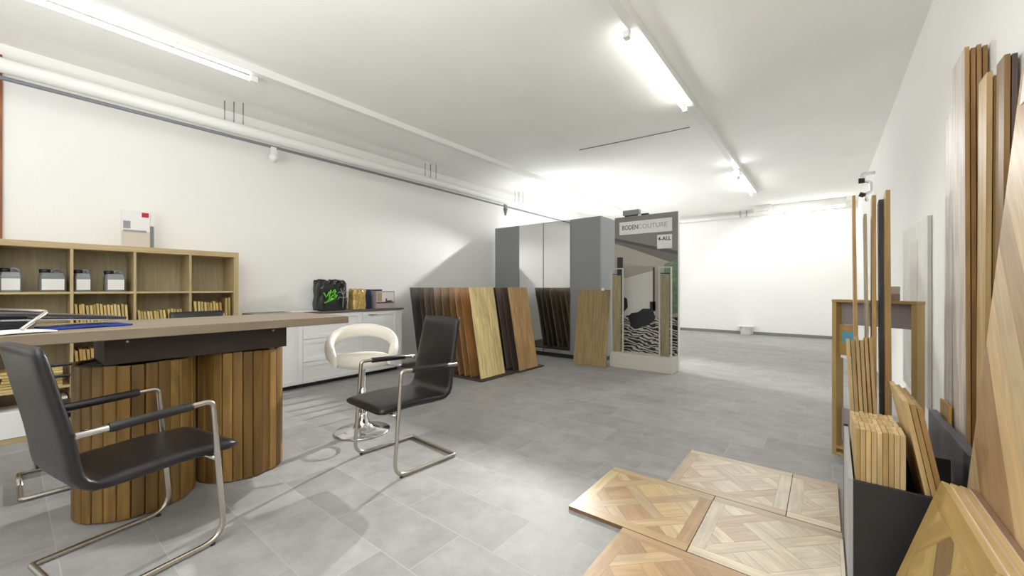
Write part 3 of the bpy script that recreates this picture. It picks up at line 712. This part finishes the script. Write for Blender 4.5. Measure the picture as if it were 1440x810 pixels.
def inlay(mb, poly, ang, col, T, z=.0006, g=.0009):
    if len(poly) < 3: return
    area = abs(sum(poly[i][0]*poly[(i+1) % len(poly)][1]-poly[(i+1) % len(poly)][0]*poly[i][1] for i in range(len(poly))))/2
    if area < 2e-4: return
    poly = shrink(poly, g); ru, rv = random.random()*50, random.random()*50
    if sum(poly[i][0]*poly[(i+1) % len(poly)][1]-poly[(i+1) % len(poly)][0]*poly[i][1] for i in range(len(poly))) < 0: poly = poly[::-1]
    idx = mb.ring([T @ Vector((x, y, z)) for x, y in poly]); c, s = math.cos(ang), math.sin(ang)
    mb.face(idx, col, [(x*c+y*s+ru, -x*s+y*c+rv) for x, y in poly])
def versailles(S, th, T, pal, dark, xmax=9, frame=.06, band=.064, pitch=.2):
    """square parquet panel with a woven diagonal lattice, top face at z=0 in its own plane"""
    mb = MB(); mb.box(0, min(S, xmax), 0, S, -th, 0, lin(dark), T, grain=0); lim = xmax-.0005
    W = frame; pc = lambda: jit(random.choice(pal), .07)
    for poly, a in (([(0, 0), (S, 0), (S, W), (0, W)], 0), ([(0, S-W), (S, S-W), (S, S), (0, S)], 0), ([(0, W), (W, W), (W, S-W), (0, S-W)], PI/2), ([(S-W, W), (S, W), (S, S-W), (S-W, S-W)], PI/2)):
        inlay(mb, clip_rect(poly, 0, lim, 0, S), a, pc(), T)
    r2 = math.sqrt(.5); c = S/2
    def rect(p0, p1, q0, q1, a):
        poly = [(c+(p-q)*r2, c+(p+q)*r2) for p, q in ((p0, q0), (p1, q0), (p1, q1), (p0, q1))]
        poly = clip_rect(poly, W, min(S-W, lim), W, S-W); inlay(mb, poly, a, pc(), T)
    R_ = range(-3, 4); b = band/2
    for i in R_:
        for j in R_:
            rect(i*pitch+b, (i+1)*pitch-b, j*pitch+b, (j+1)*pitch-b, PI/4 if (i+j) % 2 else -PI/4)
    for i in R_:
        for j in R_:
            if (i+j) % 2 == 0: rect(i*pitch-b, i*pitch+b, (j-1)*pitch+b, (j+1)*pitch-b, -PI/4+PI)      # p-band runs in q
            else: rect((i-1)*pitch+b, (i+1)*pitch-b, j*pitch-b, j*pitch+b, PI/4)
    return mb
LIGHT = [(222, 200, 176), (228, 208, 186), (214, 190, 164), (232, 216, 196), (206, 180, 154), (218, 198, 178)]
WARM = [(208, 172, 124), (216, 184, 140), (198, 160, 114), (224, 198, 156), (188, 150, 110), (208, 178, 140)]
rows = [(-1.093, 1.892, WARM, 'warm oak parquet panel at the outer left corner of the floor display'),
        (-.488, 1.892, LIGHT, 'pale parquet panel in the middle of the floor display'),
        (-.763, 2.5, LIGHT, 'pale parquet panel at the back left of the floor display'),
        (-.158, 2.5, LIGHT, 'pale parquet panel at the back right beside the black bin'),
        (-.785, 1.285, WARM, 'parquet panel at the front left of the floor display'),
        (-.18, 1.285, LIGHT, 'parquet panel at the front right of the floor display')]
for i, (x, y, pal, lab) in enumerate(rows):
    random.seed(40+i)
    single('parquet_tile', versailles(.602, .018, Matrix.Translation((x, y, .0185)), pal, (130, 98, 68), xmax=(9, .555, 9, .22, 9, .24)[i]), 'parquet', lab, 'parquet', 'parquet panels on the floor')
# ------------------------------------------------------------------ right wall: wooden display stand
ds0, ds1 = Vector((.04, 3.72, 0)), Vector((.44, 3.42, 0))
ang = math.atan2(ds1.y-ds0.y, ds1.x-ds0.x); Wd = (ds1-ds0).length
ds = thing('display_stand', 'open oak display stand near the right wall', 'display stand', tuple(ds0), ang)
SO = (190, 156, 98)
for x in (0, Wd-.03): MB().box(x, x+.03, 0, .07, .0, 1.098, jit(SO, .05)).build('post', 'wood_fine', ds, .002)
MB().box(0, Wd, -.003, .075, 1.0985, 1.118, jit(SO, .05), grain=0).build('top_board', 'wood_fine', ds, .002)
MB().box(.031, Wd-.031, .05, .065, .94, 1.098).build('header_board', mat('mauve_grey_board', (150, 140, 140), .5), ds)
MB().box(.031, Wd-.031, .05, .065, .1, .34).build('lower_board', mat('mauve_grey_board_low', (176, 164, 160), .5), ds)
MB().box(.031, Wd-.031, 0, .07, .05, .07, jit(SO, .05), grain=0).box(.031, Wd-.031, 0, .07, .0, .02, jit(SO, .05), grain=0).build('bottom_rail', 'wood_fine', ds, .002)
ct = thing('sample_card', 'small yellow card with blue picture in the display stand', 'card', (.1, 3.74, .72), ang)
MB().box(-.07, .07, -.006, 0, 0, .22).build('card', mat('ochre_card', (176, 140, 84), .5, noise=.2, nscale=20), ct)
MB().box(-.03, .05, -.008, -.0065, .09, .17).build('blue_picture', mat('teal_print', (90, 160, 184), .5), ct)
MB().box(-.04, .04, -.007, .06, -.02, -.001).build('ledge', 'wood_fine', ct)
ct.location = (.125, 3.70, .72)
# cups on the stand
for k, (lab, mm) in enumerate((('lower brown block on top of the display stand', 'dark_top'), ('upper pale block stacked on the display stand', 'sample_grey'))):
    single('sample_block', MB().box(.33, .375, 3.5, 3.545, 1.119+.046*k, 1.164+.046*k), mat('taupe_block' if k == 0 else 'pale_block', (150, 128, 112) if k == 0 else (190, 178, 168), .5), lab, 'sample block', 'sample blocks on the stand', bevel=.003)

# boards leaning against the stand (edge-on)
def plank(name, x, y, wx, wy, h, tilt_y, tilt_x, cols, label, cat, grp, z0=.003, rz=0, m='wood', mat2=None):
    T = Matrix.Translation((x, y, z0)) @ Matrix.Rotation(rz, 4, 'Z') @ Matrix.Rotation(tilt_x, 4, 'X') @ Matrix.Rotation(tilt_y, 4, 'Y')
    mb = MB().box(-wx/2, wx/2, -wy/2, wy/2, 0, h, cols, T, grain=2)
    return single(name, mb, m, label, cat, grp)
tb_data = [(1203, 279, 1207, .016, (196, 152, 92), 'slim oak board'), (1216, 305, 1219, .014, (188, 170, 140), 'pale narrow board'), (1228, 279, 1225, .02, (192, 150, 88), 'broad oak board'), (1238, 285, 1238, .024, (54, 48, 44), 'black board'), (1247, 272, 1245, .02, (186, 146, 86), 'oak board')]
places = ['first from the left in the bundle leaning on the display stand', 'second from the left in the bundle on the display stand', 'in the middle of the bundle on the display stand', 'fourth from the left in the bundle on the display stand', 'last on the right in the bundle on the display stand']
for (u, v, ub, th_, cc, nm), pl in zip(tb_data, places):
    Ys = 3.36 if u < 1240 else 3.2
    Ytop = Ys+.02; p = at(u, v, Y=Ytop); q = at(ub, 600, Y=Ys-.34)
    h = p.z+.02; k = (p.z)/1
    # straight plank from floor point to top point
    xb = at(ub, 420, Y=Ys-.12).x; 
    d = Vector((p.x-xb, .30, p.z)); ln = d.length
    plank('tall_board', xb-.01 if u < 1210 else xb, Ytop-.30, th_, .1, ln, math.atan2(p.x-xb, p.z), -math.atan2(.30, p.z), jit(cc, .04), '%s %s' % (nm, pl), 'board', 'boards leaning on the display stand')

# short bundle in front of the stand
for k in range(6):
    u = 1192+k*6.2; p = at(u, 476+random.uniform(-2, 4), Y=2.95); xb = p.x+.035
    d = Vector((p.x-xb, .12, p.z))
    plank('short_board', xb, 2.83, .013, .09, d.length, math.atan2(p.x-xb, p.z), -math.atan2(.12, p.z), jit(random.choice([(206, 164, 104), (190, 148, 92), (214, 178, 122)]), .06), '%s board from the left in the short bundle behind the bin' % ORD[k], 'board', 'short boards behind the bin')

# black bin holding sample boards
bn = thing('sample_bin', 'open black bin full of oak boards', 'bin', (.25, 2.3, 0))
x0, x1, y0, y1 = .09, .432, 2.1, 2.56
rel(bn, MB().box(x0, x1, y0, y0+.016, 0, .43)).build('front_panel', 'bin', bn, .001)
mb = MB()
sp = mb.ring([(x0-.016, y0, 0), (x0-.016, y1, 0), (x0-.016, y1, .52), (x0-.016, y0, .435)]); sp2 = mb.ring([(x0-.001, y0, 0), (x0-.001, y1, 0), (x0-.001, y1, .52), (x0-.001, y0, .435)])
mb.face(sp[::-1]); mb.face(sp2)
for i in range(4):
    j = (i+1) % 4; mb.face((sp[i], sp[j], sp2[j], sp2[i]))
rel(bn, mb).build('side_panel', 'bin_edge', bn)
rel(bn, MB().box(x0-.017, x0, y1+.001, y1+.012, 0, .53)).build('rear_edge', 'dark_gap', bn)
rel(bn, MB().box(x0, x1, y0+.017, y1, 0, .012)).build('bottom_panel', 'bin', bn)
rel(bn, MB().box(x0, x1, y1-.013, y1, .0125, .45)).build('rear_panel', 'bin', bn)
random.seed(77)
for r_ in range(3):
    for k in range(9):
        x = x0+.006+k*.0165; y = 2.122+r_*.143
        z1 = .632-.012*r_+random.uniform(-.004, .004)
        mb = MB().box(x, x+.0148, y, y+.128, .0125, z1, jit(random.choice([(226, 190, 134), (214, 176, 118), (234, 202, 150)]), .05), grain=2)
        mb.box(x+.005, x+.0105, y+.1282, y+.134, .0125, z1, lin((150, 110, 66)), grain=2)
        row = ['front', 'middle', 'rear'][r_]
        single('bin_board', mb, 'wood', '%s board from the left in the %s row of the black bin' % (ORD[k], row), 'board', 'oak boards in the black bin')
# leaning boards in the bin
for k in range(3):
    xb, xt, zb, zt = .345-.0+.0*k, .232, .0125, .77
    dx = k*.0175
    T = Matrix.Translation((.384+dx, 2.125, .0165)) @ Matrix.Rotation(math.atan2(-.135, .76), 4, 'Y')
    single('slanted_board', MB().box(-.016, -.001, 0, .41, 0, .765-.012*k, jit([(214, 180, 124), (200, 160, 102), (176, 136, 86)][k], .03), T, grain=2), 'wood', '%s of three slanted boards from the left in the bin' % ORD[k], 'board', 'slanted boards in the bin')
# slate slab beside the bin
single('slate_slab', MB().box(.442, .475, 2.33, 3.1, .002, .545), 'slate', 'dark slate-grey slab standing beside the bin', 'slab', bevel=.001)

# pale sample panel against the right wall
t = thing('wall_sample', 'large pale grey sample panel hung on the right wall behind the stand', 'panel', (.578, 4.56, .35))
MB().box(-.012, .01, -.56, .56, 0, 1.36).build('panel', 'sample_grey', t, .002)
MB().box(-.0135, -.0125, -.18, .14, .1, 1.22).build('taupe_field', mat('taupe_wash', (204, 198, 188), .5, noise=.06, nscale=4), t)

# tall boards leaning on the right wall
def tall(ya, yb, xa, xt, h, th_, n, cc, lab, grp, dy=-.12, face=None):
    for k in range(n):
        xx = xa+k*(th_+.004); hh = h-random.uniform(0, .02)*k
        T = Matrix.Translation((xx, ya, .003)) @ Matrix.Rotation(math.atan2(-dy, h)*-1, 4, 'X') @ Matrix.Rotation(math.atan2(xt-xa, h), 4, 'Y')
        mb = MB().box(0, th_, 0, yb-ya, 0, hh, jit(cc[k % len(cc)], .04), T, grain=2)
        mb.box(-.0012, -.0002, 0, yb-ya, 0, hh, jit(face or cc[0], .02), T, grain=2) if k == 0 else None
        single('wall_board', mb, 'wood', lab % ORD[k] if '%' in lab else lab, 'board', grp)
OB = [(184, 142, 88), (150, 108, 62), (170, 130, 78), (136, 98, 58)]
tall(2.64, 2.86, .495, .512, 2.32, .0145, 4, OB, '%s board from the left in the tallest stack on the right wall', 'tallest boards on the right wall', face=(228, 214, 204))
tall(2.9, 3.06, .492, .515, 2.12, .016, 2, [(206, 190, 178), (150, 110, 66)], '%s board from the left in the pale pair left of the tallest stack', 'pale boards on the right wall', dy=-.08, face=(230, 220, 218))
tall(2.46, 2.57, .508, .528, 2.09, .015, 2, [(214, 178, 122), (170, 128, 76)], '%s board from the left in the pair right of the tallest stack', 'boards right of the tallest stack', dy=-.05)
tall(2.36, 2.45, .530, .548, 2.1, .014, 2, [(150, 112, 66), (96, 78, 72)], '%s board from the left next to the chevron panel', 'boards next to the chevron panel', dy=-.03)

# large chevron parquet panel at the right edge
pw, ph = 1.0, 2.09
BT = Matrix.Translation((.353, 2.095, .003)) @ Matrix.Rotation(math.atan2(.178, ph), 4, 'Y') @ Matrix(((0, 0, -1, 0), (-1, 0, 0, 0), (0, 1, 0, 0), (0, 0, 0, 1)))
mb = MB(); random.seed(5); mb.box(0, pw, 0, ph, -.02, 0, lin((116, 84, 54)), BT, grain=1)
CH = [(206, 166, 112), (222, 190, 140), (196, 158, 112), (178, 142, 104), (214, 184, 142), (226, 200, 160), (188, 150, 110)]
wpl = .13; colw = .5
for ci in range(3):
    for k in range(-6, 24):
        zb = k*wpl*1.3; sx = 1 if ci % 2 == 0 else -1; rise = colw*1.1
        xa, xb2 = ci*colw, (ci+1)*colw
        za, zb_ = (zb, zb-rise) if sx > 0 else (zb-rise, zb)
        poly = [(xa, za), (xb2, zb_), (xb2, zb_+wpl*1.3), (xa, za+wpl*1.3)]
        inlay(mb, clip_rect(poly, 0, pw, 0, ph), math.atan2(zb_-za, colw), jit(random.choice(CH), .06), BT, g=.0008)
single('chevron_parquet', mb, 'parquet', 'large chevron parquet panel leaning on the right wall at the right edge', 'parquet')
tg = at(1430, 118, Y=2.2)
single('white_tag', MB().box(-.003, -.001, 1.88, 2.05, 1.8, 1.97, T=Matrix.Translation((.351, 0, .003)) @ Matrix.Rotation(math.atan2(.178, ph), 4, 'Y')), 'paper', 'white tag at the top corner of the chevron panel', 'tag')

# parquet squares stacked in front of the bin at the lower right
Y1 = 1.985
for k in range(4):
    S = .56; xb = .154+.021*k; lean = .16
    T = Matrix.Translation((xb, Y1-.004*k, .003)) @ Matrix.Rotation(math.atan2(lean, .535), 4, 'Y') @ Matrix(((0, 0, -1, 0), (-1, 0, 0, 0), (0, 1, 0, 0), (0, 0, 0, 1)))
    random.seed(60+k)
    mbv = versailles(S, .019, T, [(190, 154, 92), (204, 170, 104), (176, 140, 82), (162, 126, 74), (150, 118, 74)] if k == 0 else LIGHT, (206, 176, 120) if k < 3 else (150, 118, 90), frame=.075, band=.08, pitch=.2)
    single('parquet_square', mbv, 'parquet', '%s of four parquet squares leaning at the lower right, counted from the left' % ORD[k], 'parquet', 'parquet squares at the lower right')
# small orange offcut behind the slab
single('offcut', MB().box(.478, .488, 2.86, 3.05, .002, .62, lin((196, 150, 70)), grain=2), 'wood', 'small orange wood offcut behind the slate slab', 'board')

# ------------------------------------------------------------------ world, camera, look
w = bpy.data.worlds.new('world'); bpy.context.scene.world = w; w.use_nodes = True
bg = w.node_tree.nodes['Background']; bg.inputs[0].default_value = (*lin((244, 247, 255)), 1); bg.inputs[1].default_value = .3
cd = bpy.data.cameras.new('camera'); cam = bpy.data.objects.new('camera', cd); C.objects.link(cam)
cd.sensor_width = 36; cd.lens = 36*F/1440; cd.clip_start = .02
cam.location = (0, 0, CAMH); cam.rotation_euler = (PI/2, 0, TH)
sc = bpy.context.scene; sc.camera = cam
sc.view_settings.view_transform = 'Standard'; sc.view_settings.look = 'None'
sc.view_settings.exposure = 1.0; sc.view_settings.gamma = 1.06
sc.cycles.max_bounces = 10; sc.cycles.diffuse_bounces = 6; sc.cycles.use_denoising = True
